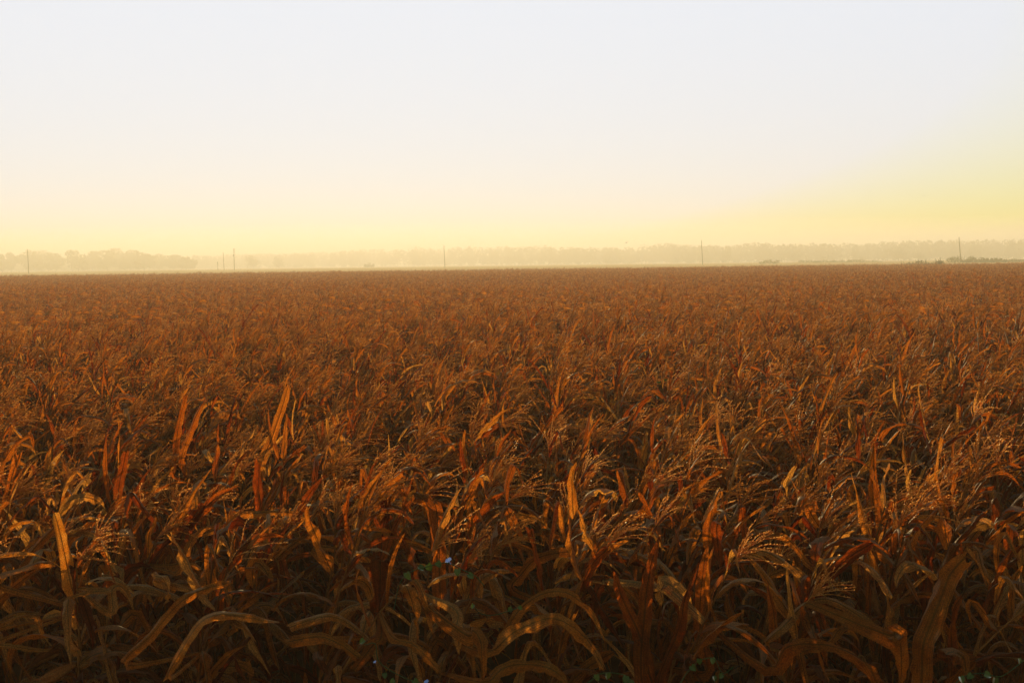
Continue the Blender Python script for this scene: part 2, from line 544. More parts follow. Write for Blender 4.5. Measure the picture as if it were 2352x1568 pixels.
GROUP = 'dead maize plants standing in the nearest part of the field'
rr = random.Random(5)
STALKS = []
for r, idxs in rows_seen.items():
    side = 'right' if r >= -1 else 'left'
    rn = r + 1 if r >= -1 else -r - 2
    for k, i in enumerate(idxs):
        x, y = pos[i, :2]
        has_t = rr.random() < 0.88
        pieces, pts, lean = maize(1000 + int(i), True, has_t, lo=0.2 if y < 8.5 else 0.34, nleaf=17 if y < 7.6 else None,
                                  wide=1.35 if y < 7.6 else 1.12)
        look = ('with leaning tassel' if lean > R(8) else 'with upright tassel') if has_t else 'without tassel'
        lab = f'dead maize plant {look}, {ORD[k]} back in {ORD[rn]} row {side} of the blue flower'
        root = empty('maize_plant', (x, y, 0), lab, 'maize plant', GROUP)
        root.rotation_euler.z = rr.uniform(-0.5, 0.5)
        rz = np.array(Matrix.Rotation(root.rotation_euler.z, 3, 'Z'))
        STALKS.append((root, rz, pts @ rz.T + np.array([x, y, 0.0])))
        for kind, mb in pieces:
            mb.build(kind, MATS[kind], root)

# blades that stand out in the foreground: pixel waypoints in three close-ups of the photo, width, distance, tone.
# Each gets its own place and thickness in the field and grows from the nearest stalk.
CROPS = {'A': (0, 1200, 1.849), 'B': (900, 1200, 1.849), 'C': (2304, 1536, 3.0625)}
HERO = [
    ('B', [(445, 890), (440, 1000), (435, 1130), (425, 1320)], 105, 4.2, .2),
    ('B', [(1060, 1390), (1200, 1180), (1330, 1080), (1440, 1060), (1530, 1095), (1620, 1190), (1690, 1330)], 62, 4.0, .75),
    ('B', [(1040, 1400), (1180, 1290), (1340, 1215), (1440, 1220), (1560, 1290), (1640, 1390), (1680, 1490)], 80, 3.85, .7),
    ('B', [(1020, 1560), (1120, 1490), (1230, 1462), (1360, 1475), (1440, 1520), (1490, 1590)], 85, 3.65, .65),
    ('B', [(905, 1290), (960, 1275), (1000, 1330), (1010, 1420), (1010, 1570)], 105, 3.75, .8),
    ('B', [(850, 1150), (870, 1250), (880, 1340), (885, 1410)], 72, 3.9, .95),
    ('B', [(590, 1030), (620, 1120), (650, 1230), (660, 1330)], 76, 3.95, .85),
    ('B', [(640, 1000), (690, 1100), (720, 1220), (740, 1300)], 48, 4.0, .8),
    ('B', [(1180, 1050), (1230, 960), (1310, 880), (1420, 845), (1520, 840)], 68, 4.6, .55),
    ('B', [(1690, 980), (1650, 1050), (1635, 1150), (1625, 1300)], 66, 4.1, .3),
    ('B', [(1920, 1015), (1990, 1040), (2010, 1130)], 70, 4.1, 1.0),
    ('B', [(2010, 1010), (2080, 1040), (2130, 1120), (2130, 1220), (2120, 1310)], 95, 4.05, 1.0),
    ('B', [(780, 1250), (775, 1000), (770, 800), (755, 600), (715, 540)], 88, 4.5, .35),
    ('B', [(440, 900), (500, 760), (570, 620), (650, 520)], 40, 4.6, .4),
    ('B', [(510, 640), (500, 400), (490, 190)], 26, 5.8, 1.0),
    ('B', [(1950, 1560), (1880, 1300), (1790, 1100), (1740, 950)], 105, 3.95, .25),
    ('B', [(1900, 1570), (1910, 1200), (1940, 950), (1990, 760)], 95, 4.0, .3),
    ('B', [(1990, 1570), (2080, 1320), (2130, 1120), (2210, 900)], 90, 3.95, .35),
    ('B', [(2250, 1500), (2220, 1250), (2230, 1000), (2260, 800)], 100, 4.1, .4),
    ('B', [(1820, 680), (1900, 500), (1960, 330), (1975, 295)], 45, 5.8, .55),
    ('B', [(1030, 850), (1130, 800), (1250, 750), (1340, 730)], 58, 4.9, .7),
    ('B', [(1350, 720), (1480, 760), (1570, 800), (1610, 850)], 58, 4.9, .75),
    ('B', [(220, 440), (310, 500), (380, 560), (420, 640)], 58, 5.4, .55),
    ('B', [(80, 830), (180, 820), (260, 860), (320, 940), (350, 1000)], 48, 4.6, .8),
    ('B', [(-60, 1260), (120, 1200), (230, 1215), (340, 1290), (400, 1340)], 55, 4.0, .8),
    ('B', [(-60, 1340), (100, 1310), (220, 1350), (330, 1430)], 70, 3.7, .7),
    ('B', [(450, 1310), (400, 1360), (350, 1430), (290, 1505)], 66, 3.75, .4),
    ('B', [(510, 1310), (620, 1350), (700, 1420), (770, 1500)], 55, 3.7, .7),
    ('B', [(640, 520), (700, 570), (720, 700), (730, 860)], 60, 4.7, .4),
    ('B', [(1620, 820), (1680, 870), (1730, 950)], 40, 4.5, .9),
    ('A', [(745, 1250), (800, 1050), (880, 880), (960, 700), (1060, 530), (1170, 380)], 70, 4.5, .55),
    ('A', [(960, 400), (975, 250), (1000, 100), (1030, -20)], 42, 5.7, .45),
    ('A', [(1000, 350), (1050, 180), (1110, 40), (1140, -10)], 46, 5.7, .6),
    ('A', [(1440, 380), (1510, 200), (1560, 50), (1600, -80)], 55, 6.0, .65),
    ('A', [(1570, 330), (1580, 200), (1592, 75)], 35, 6.0, .6),
    ('A', [(1180, 720), (1300, 640), (1420, 625), (1560, 620), (1660, 640), (1720, 720), (1800, 780)], 50, 4.8, .75),
    ('A', [(960, 950), (1010, 915), (1060, 908), (1115, 935)], 42, 4.3, .8),
    ('A', [(690, 1470), (850, 1290), (1000, 1120), (1130, 1050), (1280, 1010)], 58, 3.85, .7),
    ('A', [(930, 1540), (1010, 1380), (1090, 1250), (1180, 1190), (1300, 1190), (1450, 1220), (1550, 1230)], 66, 3.7, .75),
    ('A', [(865, 985), (905, 990), (935, 1080), (905, 1140)], 66, 4.1, 1.0),
    ('A', [(440, 1070), (490, 1200), (510, 1280), (520, 1370)], 70, 4.1, .1),
    ('A', [(600, 1050), (520, 1060), (430, 1080), (350, 1105)], 38, 4.05, .9),
    ('A', [(612, 1180), (620, 1060), (660, 1030), (705, 1070), (740, 1160)], 55, 4.0, .75),
    ('A', [(590, 970), (630, 930), (670, 937), (684, 1010)], 66, 4.3, .85),
    ('A', [(-40, 1010), (100, 940), (200, 905), (300, 900)], 58, 4.1, .7),
    ('A', [(-20, 1260), (100, 1200), (190, 1190), (220, 1240), (240, 1300)], 38, 3.9, .75),
    ('A', [(-20, 1340), (60, 1360), (180, 1380), (285, 1382)], 32, 3.8, .8),
    ('A', [(648, 620), (660, 480), (680, 380), (700, 290)], 55, 5.1, .3),
    ('A', [(370, 570), (460, 537), (540, 560), (585, 605)], 70, 4.9, .95),
    ('A', [(0, 400), (40, 300), (100, 230), (170, 195), (187, 280)], 46, 5.5, .6),
    ('A', [(1420, 800), (1490, 800), (1540, 900), (1545, 1080)], 36, 4.5, .85),
    ('A', [(1430, 950), (1540, 870), (1620, 800), (1700, 750)], 58, 4.6, .5),
    ('A', [(1000, 900), (1060, 780), (1150, 700), (1240, 690)], 55, 4.4, .8),
    ('A', [(1200, 1180), (1220, 1060), (1240, 960), (1265, 930)], 60, 4.2, .35),
    ('A', [(30, 700), (40, 600), (60, 450), (110, 290)], 60, 5.2, .5),
    ('A', [(720, 960), (760, 900), (800, 830), (850, 640)], 62, 4.6, .3),
    ('C', [(1000, 700), (990, 400), (980, 100), (960, -300), (975, -640)], 150, 4.8, .45),
    ('C', [(1080, 430), (1110, 200), (1140, 0), (1150, -140)], 125, 4.85, .5),
    ('C', [(1400, 720), (1330, 500), (1240, 250), (1170, 30), (1120, -150)], 85, 4.6, .45),
    ('C', [(1400, 1600), (1420, 1250), (1500, 1000), (1600, 750), (1680, 560), (1830, 390)], 215, 3.9, .5),
    ('C', [(-20, 1210), (150, 1040), (330, 850), (500, 795), (640, 830), (760, 900), (900, 990), (1040, 1110)], 95, 3.95, .75),
    ('C', [(-20, 1420), (150, 1250), (330, 1200), (600, 1230), (800, 1300), (930, 1420), (1010, 1580)], 160, 3.6, .55),
    ('C', [(1060, 1110), (1170, 1100), (1210, 1200), (1230, 1400), (1220, 1590)], 195, 3.7, .65),
    ('C', [(-20, 205), (150, 220), (280, 350), (380, 480), (540, 600), (700, 730)], 85, 4.4, .8),
    ('C', [(-20, 610), (120, 540), (260, 520), (340, 580)], 85, 4.3, .8),
    ('C', [(1090, 640), (1150, 430), (1250, 280), (1390, 70)], 65, 4.7, .9),
    ('C', [(2250, 920), (2260, 650), (2340, 490)], 105, 4.3, .8),
    ('C', [(2080, 1020), (2130, 850), (2200, 700), (2222, 640)], 58, 4.1, .85),
    ('C', [(1640, 1310), (1700, 1270), (1800, 1330), (1820, 1500)], 180, 3.75, .55),
    ('C', [(560, 1190), (640, 1090), (720, 1060), (815, 1095)], 95, 3.9, .75),
    ('C', [(1690, 1290), (1680, 1050), (1700, 900), (1780, 760)], 110, 4.0, .4),
    ('C', [(1470, 1000), (1450, 700), (1480, 450), (1560, 200)], 120, 4.3, .15),
    ('C', [(1700, 330), (1800, 280), (1950, 290), (2060, 340)], 70, 4.6, .6),
    ('C', [(1880, 340), (1930, 360), (1960, 480), (2020, 670)], 75, 4.4, .95),
]
rngh = np.random.default_rng(77)
for crop_id, wp, wpx, dist, tone in HERO:
    dist *= 1.5
    ox, oy, sc = CROPS[crop_id]
    ph = rngh.uniform(0, 6.28)
    P3 = []
    for k, (cx, cy) in enumerate(wp):
        X, Y = (ox + cx / sc) * 0.765625, (oy + cy / sc) * 0.765625
        P3.append(at(X, Y, dist + 0.10 * math.sin(ph + 0.8 * k)))
    P3 = np.array(P3)
    best = min(STALKS, key=lambda t: np.min(np.linalg.norm(t[2] - P3[0], axis=1) + 0.4 * np.maximum(0, t[2][:, 2] - P3[0][2])))
    root, rz, sp = best
    j = int(np.argmin(np.linalg.norm(sp - P3[0] + np.array([0, 0, 0.12]), axis=1)))
    if 0.06 < np.linalg.norm(sp[j] - P3[0]) < 0.9:
        P3 = np.vstack([sp[j], P3])
    nseg = 22
    cen = smooth_curve(P3, nseg)
    tg = np.gradient(cen, axis=0); tg /= np.linalg.norm(tg, axis=1)[:, None] + 1e-9
    tocam = CAMP - cen; tocam /= np.linalg.norm(tocam, axis=1)[:, None]
    mix = rngh.uniform(0.25, 0.6)
    tt = np.linspace(0, 1, nseg)
    want = tocam * (1 - mix) + np.array([0, 0, 1.0]) * mix + (np.array([rngh.normal(0, .3), 0, 0])[None] * tt[:, None])
    side = np.cross(tg, want); side /= np.linalg.norm(side, axis=1)[:, None] + 1e-9
    for k in range(1, nseg):
        if np.dot(side[k], side[k - 1]) < 0: side[k] = -side[k]
    nrm = np.cross(side, tg)
    nrm *= np.sign(np.sum(nrm * tocam, 1))[:, None]
    W = wpx / sc * 0.765625 / FPX * dist * 1.08
    blunt = rngh.random() < 0.4
    prof = np.minimum(1, 0.45 + tt * 2.4) * np.clip(1 - (tt / (1.3 if blunt else 1.0)) ** 2.6, 0.03, 1) ** 0.7
    mb = MB()
    strip(mb, cen, side, -nrm, W, prof, rngh, (rngh.uniform(0.3, 0.8), rngh.uniform(0.1, 0.7)), nseg, tone,
          ripple=rngh.uniform(0.1, 0.4), blunt=blunt, cols=7)
    loc = np.array(root.location)
    mb.v = [(v - loc) @ rz for v in mb.v]
    mb.build('leaf', LEAF, root)

# ------------------------------------------------------------------ green vines with blue flowers
def vine_leaf(rng, pos3, size, nrm, tip):
    """heart-shaped blade with a fold along its midrib"""
    mb = MB()
    nrm = unit(nrm); tip = unit(tip - nrm * np.dot(tip, nrm)); sd = np.cross(nrm, tip)
    u = np.linspace(-1, 1, 7)
    rows = []
    for a in np.linspace(0, 1, 9):
        wdt = (math.sin(PI * min(1, (a + .16) / 1.16)) ** 0.7) * (1 - 0.35 * a) + 0.02
        rows.append([pos3 + tip * size * (a + (-.16 * (abs(x) - .2) if a < .2 else 0)) + sd * size * .55 * wdt * x
                     + nrm * size * (.18 * abs(x) * wdt - .25 * a * a) for x in u])
    mb.grid(np.array(rows), None, float(rng.uniform(.2, .9)))
    return mb


def flower_mb(rng, c, axis, size):
    mb = MB(); axis = unit(axis)
    r_ = unit(np.cross(axis, [.3, .2, .9])); q_ = np.cross(axis, r_)
    th = np.linspace(0, 2 * PI, 25, endpoint=False)
    rows = []
    for h, rr_ in ((-.75, .09), (-.4, .12), (-.15, .25), (0, .62), (.05, 1.0)):
        rad = size * .5 * rr_ * (1 + .07 * np.cos(5 * th) * (rr_ > .5))
        rows.append(c + axis * size * h + (r_ * np.cos(th)[:, None] + q_ * np.sin(th)[:, None]) * rad[:, None]
                    + axis * (np.sin(5 * th) * size * .03 * (rr_ > .5))[:, None])
    mb.grid(np.array(rows), None, .5, wrap=True)
    return mb


def vine(stem_px, dist, leaves, flowers, label, lsize):
    rng = np.random.default_rng(len(label))
    dist *= 1.47
    pts = np.array([at(x, y, dist + .05 * math.sin(i * 1.7)) for i, (x, y) in enumerate(stem_px)])
    o0 = pts[0].copy()
    root = empty('morning_glory', o0, label, 'vine', 'green vines twining through the maize')
    mb = MB(); mb.tube(smooth_curve(pts, 26) - o0, 0.0028, 5, .3); mb.build('stem', VINE, root)
    for x, y in leaves:
        b = at(x, y, dist - .03) - o0
        n_ = np.array([rng.normal(0, .4), -1.0, rng.uniform(.2, .9)])
        t_ = np.array([rng.normal(0, .7), 0, -1.0])
        vine_leaf(rng, b, lsize * rng.uniform(.8, 1.2), n_, t_).build('leaf', VINE, root)
    for x, y, sz in flowers:
        flower_mb(rng, at(x, y, dist - .06) - o0, np.array([-.45, -.35, .9]), sz).build('flower', PETAL, root)


vine([(905, 1400), (918, 1340), (945, 1312), (985, 1300), (1025, 1292), (1062, 1308), (1092, 1322), (1112, 1345)], 4.0,
     [(934, 1314), (962, 1300), (982, 1296), (1004, 1290), (1050, 1306), (1076, 1318)], [(1030, 1286, .042)],
     'green vine bearing one open pale blue flower at lower centre', .04)
vine([(838, 1480), (862, 1478), (872, 1520), (930, 1556), (985, 1572)], 3.7,
     [(836, 1468), (882, 1545), (905, 1560), (950, 1560)], [(979, 1565, .03), (861, 1519, .018)],
     'dark vine with a small violet blue flower cut by the bottom edge', .036)
vine([(1085, 1385), (1100, 1406), (1130, 1412), (1170, 1402), (1195, 1392)], 4.0,
     [(1088, 1388), (1176, 1396), (1192, 1391)], [], 'thin vine strand with three small leaves under the blue flower', .028)
vine([(1550, 871), (1530, 870), (1513, 880), (1508, 898), (1514, 914), (1528, 905)], 9.0,
     [(1511, 876), (1509, 902), (1510, 911), (1529, 870)], [], 'bright green vine among tassels far above the bottom edge, right of centre', .05)
vine([(1350, 1568), (1385, 1545), (1430, 1548), (1450, 1562)], 3.65, [(1438, 1552), (1370, 1548), (1448, 1562), (1395, 1545)], [],
     'low green vine at the bottom edge, left of the fanned maize leaves', .036)
vine([(1560, 1572), (1585, 1535), (1610, 1515), (1640, 1512), (1660, 1545), (1685, 1530)], 3.65,
     [(1588, 1528), (1606, 1512), (1636, 1510), (1660, 1548), (1640, 1552)], [],
     'grey green vine tips rising from the bottom edge, right of centre', .034)
vine([(2190, 1572), (2220, 1550), (2260, 1545), (2300, 1552), (2352, 1515)], 3.7,
     [(2206, 1553), (2232, 1548), (2262, 1546), (2286, 1556), (2340, 1512)], [],
     'dark green vine leaves in the bottom right corner', .036)

# the rest of the crop: nobody could count it - one object that sets out plants over points
protos = bpy.data.collections.new('crop_sources')
NP_F, NP_C = 14, 10
for j in range(NP_F + NP_C):
    fine = j < NP_F
    pieces, _, _ = maize(200 + j, fine, j % 8 != 7, lo=0.35 if fine else 0.5, nleaf=None if fine else 9)
    mb = MB()
    for kind, m_ in pieces:
        if not fine and kind == 'ear': continue
        merge_into(mb, m_, MIDX[kind])
    me = mb.mesh('maize_crop_%02d' % j, MLIST)
    o = bpy.data.objects.new('maize_crop_%02d' % j, me)
    protos.objects.link(o)
far = pos[~is_near]
fd = np.hypot(far[:, 0], far[:, 1])
n = len(far)
idx = np.where(fd < 26, rngp.integers(0, NP_F, n), rngp.integers(NP_F, NP_F + NP_C, n))
rot = np.stack([rngp.normal(0, 0.05, n), rngp.normal(0, 0.05, n), rngp.normal(0, 0.6, n)], -1)
scl = np.clip(rngp.normal(1.0, 0.06, n), 0.85, 1.2)
# gentle swells in crop height over tens of metres
scl *= 1 + 0.05 * np.sin(far[:, 0] * 0.09 + 1.3) * np.sin(far[:, 1] * 0.06)
pm = bpy.data.meshes.new('maize_crop')
pm.vertices.add(n)
pm.vertices.foreach_set('co', np.stack([far[:, 0], far[:, 1], np.zeros(n)], -1).astype(np.float32).ravel())
a = pm.attributes.new('idx', 'INT', 'POINT'); a.data.foreach_set('value', idx.astype(np.int32))
a = pm.attributes.new('rot', 'FLOAT_VECTOR', 'POINT'); a.data.foreach_set('vector', rot.astype(np.float32).ravel())
a = pm.attributes.new('scl', 'FLOAT', 'POINT'); a.data.foreach_set('value', scl.astype(np.float32))
crop = bpy.data.objects.new('maize_crop', pm)
C.objects.link(crop)
tag(crop, 'unbroken brown maize crop stretching from behind the nearest plants to the far field edge', 'maize crop', None, 'stuff')
ng = bpy.data.node_groups.new('crop_planting', 'GeometryNodeTree')
ng.interface.new_socket('Geometry', in_out='INPUT', socket_type='NodeSocketGeometry')
ng.interface.new_socket('Geometry', in_out='OUTPUT', socket_type='NodeSocketGeometry')
gi, go = ng.nodes.new('NodeGroupInput'), ng.nodes.new('NodeGroupOutput')
iop = ng.nodes.new('GeometryNodeInstanceOnPoints')
ci = ng.nodes.new('GeometryNodeCollectionInfo'); ci.inputs['Collection'].default_value = protos
ci.inputs['Separate Children'].default_value = True
ci.inputs['Reset Children'].default_value = True
iop.inputs['Pick Instance'].default_value = True


def named(nm, ty):
    k = ng.nodes.new('GeometryNodeInputNamedAttribute'); k.data_type = ty
    k.inputs['Name'].default_value = nm
    return k.outputs['Attribute']


e2r = ng.nodes.new('FunctionNodeEulerToRotation')
ng.links.new(gi.outputs[0], iop.inputs['Points'])
ng.links.new(ci.outputs[0], iop.inputs['Instance'])
ng.links.new(named('idx', 'INT'), iop.inputs['Instance Index'])
ng.links.new(named('rot', 'FLOAT_VECTOR'), e2r.inputs[0])
ng.links.new(e2r.outputs[0], iop.inputs['Rotation'])
ng.links.new(named('scl', 'FLOAT'), iop.inputs['Scale'])
ng.links.new(iop.outputs[0], go.inputs[0])
md = crop.modifiers.new('planting', 'NODES'); md.node_group = ng

# ------------------------------------------------------------------ setting
def sheet(name, x0, x1, y0, y1, z, mat, nx=1, ny=1):
    X, Y = np.meshgrid(np.linspace(x0, x1, nx + 1), np.linspace(y0, y1, ny + 1))
    mb = MB(); mb.grid(np.stack([X, Y, np.full_like(X, z)], -1))
    o = mb.build(name, mat, smooth=False)
    tag(o, kind='structure')
    return o


def ground_z(y):
    t = np.clip((y - 232) / 120.0, 0, 1)
    return 1.25 * t * t * (3 - 2 * t)


ys = np.concatenate([[-600, 0, 232], np.linspace(242, 352, 12), [400, 6000]])
xs = np.linspace(-5000, 5000, 21)
X, Y_ = np.meshgrid(xs, ys)
mb = MB(); mb.grid(np.stack([X, Y_, ground_z(Y_)], -1))
tag(mb.build('ground', PASTURE), kind='structure')
sheet('field_soil', -170, 170, 3.8, 229, 0.004, SOIL)

# ------------------------------------------------------------------ far trees
def cards(rng, centre, radii, n, size):
    """leaf clumps through the volume of a lobe, denser at its rim"""
    d = rng.normal(0, 1, (n, 3)); d /= np.linalg.norm(d, axis=1)[:, None]
    r = rng.uniform(0.35, 1.0, n) ** 0.5
    c = centre + d * r[:, None] * radii
    a = rng.normal(0, 1, (n, 3)); a /= np.linalg.norm(a, axis=1)[:, None]
    b = np.cross(a, d); b /= np.linalg.norm(b, axis=1)[:, None] + 1e-9
    s = rng.uniform(0.5, 1.1, (n, 1)) * size
    V = np.stack([c - a * s, c + b * s * .7, c + a * s, c - b * s * .7], 1)
    return V.reshape(-1, 3), np.arange(4 * n).reshape(n, 4)


def crown_mb(rng, mb, x, y, z0, H, Wd, n=420, trunk=0.18, mat=0, size=None):
    nl = int(rng.integers(7, 11))
    size = size or max(0.35, H * 0.045)
    base = z0 + H * trunk
    for l in range(nl):
        h = [0.9, 0.1, 0.3, 0.5, 0.65, 0.2, 0.8, 0.4][l % 8] * rng.uniform(0.85, 1.0)
        rx = Wd * 0.5 * rng.uniform(0.45, 0.7)
        rz = H * rng.uniform(0.16, 0.26)
        c = np.array([x + rng.uniform(-1, 1) * (Wd * .5 - rx), y + rng.uniform(-1, 1) * (Wd * .5 - rx), base + (H * (1 - trunk) - 2 * rz) * h + rz])
        if l == 0: c[2] = z0 + H - rz
        v, f = cards(rng, c, np.array([rx, rx, rz]), n // nl, size)
        mb.add(v, f, None, np.clip(rng.normal(0.5, .2, len(v)), 0, 1), mat)


def trunk_mb(rng, mb, x, y, z0, H, Wd, mat=0):
    top = H * 0.7
    q = np.linspace(0, 1, 6)
    pts = np.array([x, y, z0])[None] + np.stack([rng.normal(0, .15, 6) * q, rng.normal(0, .15, 6) * q, q * top], -1)
    mb.tube(pts, np.linspace(H * .022, H * .006, 6), 6, 0.5, mat)
    for k in range(4):
        b = pts[2] + (pts[4] - pts[2]) * k / 3
        a = rng.uniform(0, 6.28)
        e = b + np.array([math.cos(a) * Wd * .32, math.sin(a) * Wd * .32, H * .2])
        mb.tube(np.stack([b, (b + e) / 2 + [0, 0, H * .02], e]), [H * .009, H * .006, H * .003], 5, 0.5, mat)


def tree(x, y, H, Wd, seed, label, name='tree', cat='tree', group=None, n=420, cm=None, trunk=0.14, size=None):
    rng = np.random.default_rng(seed)
    gz = float(ground_z(y)); H -= gz
    root = empty(name, (x, y, gz), label, cat, group)
    mb = MB(); trunk_mb(rng, mb, 0, 0, 0, H, Wd); mb.build('trunk', BARK, root)
    mb = MB(); crown_mb(rng, mb, 0, 0, 0, H, Wd, n, trunk, size=size); mb.build('crown', cm or CROWN, root, smooth=False)
    return root


def h_at(px, py, Y):          # height of a thing whose top is seen at (px, py), at distance Y
    return at(px, py, Y)


# left clump, about 760 m away: (x in the photo, top y, width px)
LT = [(3, 583, 26, 'rounded tree cut by the left edge of the photo'),
      (24, 579, 24, 'small square-topped tree at the far left of the tree line'),
      (62, 575, 44, 'broad flat-topped tree behind the leftmost utility pole'),
      (92, 573, 50, 'wide rounded tree just right of the leftmost utility pole'),
      (128, 580, 44, 'low tree filling the dip right of the leftmost utility pole'),
      (178, 574, 40, 'boxy tree with a steep left side beyond the dip'),
      (210, 575, 44, 'flat-topped tree between the boxy tree and the tall dome'),
      (245, 573, 44, 'tree on the left shoulder of the tall dome'),
      (272, 569, 50, 'tallest domed tree of the left clump'),
      (298, 573, 42, 'tree on the right shoulder of the tall dome'),
      (330, 580, 48, 'lower tree stepping down right of the dome'),
      (362, 583, 46, 'fading tree in the middle of the falling tree line'),
      (398, 585, 44, 'pale low tree near the right end of the left clump'),
      (432, 588, 40, 'last faint tree at the right end of the left clump')]
for k, (px, py, w, lab) in enumerate(LT):
    Y = 860 + (k * 37 % 60)
    p = at(px, py, Y)
    tree(p[0], Y, p[2], w * Y / FPX * 1.3, 40 + k, lab, group='trees of the left clump across the pasture', n=1300, trunk=0.0, size=1.1)

# single faint trees standing out in front of the wood
for k, (px, py, w, Y, lab) in enumerate([
        (582, 585, 44, 900, 'faint rounded tree right of the pole with the transformer'),
        (640, 588, 30, 930, 'faint small tree in the mist right of the transformer pole'),
        (2064, 561, 60, 850, 'darker spreading tree standing out before the wood at right'),
        (2110, 577, 36, 850, 'small pale tree in the mist right of the spreading tree')]):
    p = at(px, py, Y)
    tree(p[0], Y, p[2], w * Y / FPX, 70 + k, lab, n=1000, trunk=0.03)

# the far wood: one mass
WOOD = [(440, 586), (480, 584), (520, 583), (560, 581), (600, 580), (640, 581), (680, 580), (720, 577), (760, 578), (800, 574), (850, 571),
        (900, 571), (940, 566), (980, 567), (1020, 569), (1060, 564), (1100, 566), (1150, 564), (1200, 565), (1250, 563), (1300, 566),
        (1360, 568), (1420, 568), (1460, 566), (1480, 561), (1520, 558), (1535, 556), (1570, 560), (1620, 562), (1680, 562), (1740, 556),
        (1790, 560), (1830, 558), (1880, 559), (1930, 556), (1980, 558), (2020, 555), (2060, 553), (2100, 551), (2150, 550), (2200, 550),
        (2260, 549), (2310, 551), (2345, 547), (2400, 547), (2600, 545), (2900, 542)]
wx, wy = np.array(WOOD).T
mb = MB()
rngw = np.random.default_rng(3)
px = -500.0
while px < 2900:
    if 10 < px < 440 or px < 10:
        Y = 1000 + rngw.uniform(0, 60); top = 592 + rngw.normal(0, 1.5)
    else:
        f = np.clip((px - 900) / 700, 0, 1)
        Y = 1060 - 170 * f + rngw.uniform(0, 80)
        top = np.interp(px, wx, wy) + rngw.uniform(-1.0, 2.5)
    p = at(px, top, Y)
    w = rngw.uniform(24, 56)
    crown_mb(rngw, mb, p[0], Y, 0, p[2], w * Y / FPX, 500, 0.0, 0, size=1.2)
    if rngw.random() < 0.5: trunk_mb(rngw, mb, p[0], Y, 0, p[2], w * Y / FPX, 1)
    px += w * rngw.uniform(0.2, 0.36)
wood = mb.build('distant_wood', [CROWN, BARK], smooth=False)
tag(wood, 'long hazy wood along the horizon behind the pasture', 'wood', None, 'stuff')

# bushes beyond the field edge
BU = [(848, 603, 22, 800, 'round pale bush alone in the misty pasture left of centre'),
      (1768, 595, 44, 560, 'loose bush on the pasture beyond the right half of the field'),
      (2205, 589, 58, 430, 'dark bush at the foot of the rightmost utility pole'),
      (2238, 591, 43, 430, 'dark bush just right of the rightmost utility pole'),
      (2262, 594, 20, 430, 'small upright bush second right of the rightmost utility pole'),
      (2278, 592, 23, 430, 'upright bush in the middle of the scrub at right'),
      (2300, 593, 23, 430, 'small bush between the upright bush and the low one'),
      (2328, 594, 43, 430, 'low wide bush nearest the right edge of the photo'),
      (1860, 597, 49, 620, 'thin low bush at the left end of the far scrub'),
      (1895, 597, 49, 620, 'low scrub bush behind the field edge, second from the left'),
      (1935, 597, 43, 620, 'rounded bush in the middle of the far scrub'),
      (1965, 596, 37, 620, 'tallest bush in the middle of the far scrub'),
      (2000, 598, 49, 620, 'low bush at the right end of the far scrub'),
      (2112, 598, 101, 246, 'broad low olive thicket on the left of the field-edge mound'),
      (2160, 598, 87, 246, 'broad low olive thicket on the right of the field-edge mound')]
for k, (px, py, w, Y, lab) in enumerate(BU):
    rng = np.random.default_rng(300 + k)
    p = at(px, py, Y)
    Wd = w * Y / FPX
    gz = float(ground_z(Y)); p[2] = max(p[2] - gz, 0.7)
    root = empty('bush', (p[0], Y, gz), lab, 'bush', 'bushes beyond the far field edge')
    mb = MB()
    for j in range(5):
        a = rng.uniform(0, 6.28)
        e = np.array([math.cos(a) * Wd * .3, math.sin(a) * Wd * .3, p[2] * .75])
        mb.tube(np.stack([e * 0, e * .5 + [0, 0, .1], e]), [0.03, 0.02, 0.008], 5)
    mb.build('stem', BARK, root)
    mb = MB()
    for j in range(5):                               # uneven clumps side by side
        xx = (j - 2) / 5 * Wd + rng.normal(0, .1)
        hh = p[2] * (1.0 if j == 2 else rng.uniform(.45, 1.0))
        v, f = cards(rng, np.array([xx, rng.normal(0, .3), hh * .5]), np.array([Wd * .16, Wd * .2, hh * .5]), 260, 0.08 + p[2] * .05)
        v[:, 2] = np.maximum(v[:, 2], 0.02)
        mb.add(v, f, None, np.clip(rng.normal(.5, .2, len(v)), 0, 1))
        for q_ in range(7):                          # shoots standing out of the top
            bx = xx + rng.normal(0, Wd * .1)
            mb.tube([(bx, 0, hh * .5), (bx + rng.normal(0, .08), 0, hh * .9), (bx + rng.normal(0, .16), 0, hh * rng.uniform(1.0, 1.3))], [.05, .05, .01], 4)
    mb.build('foliage', SCRUB, root, smooth=False)

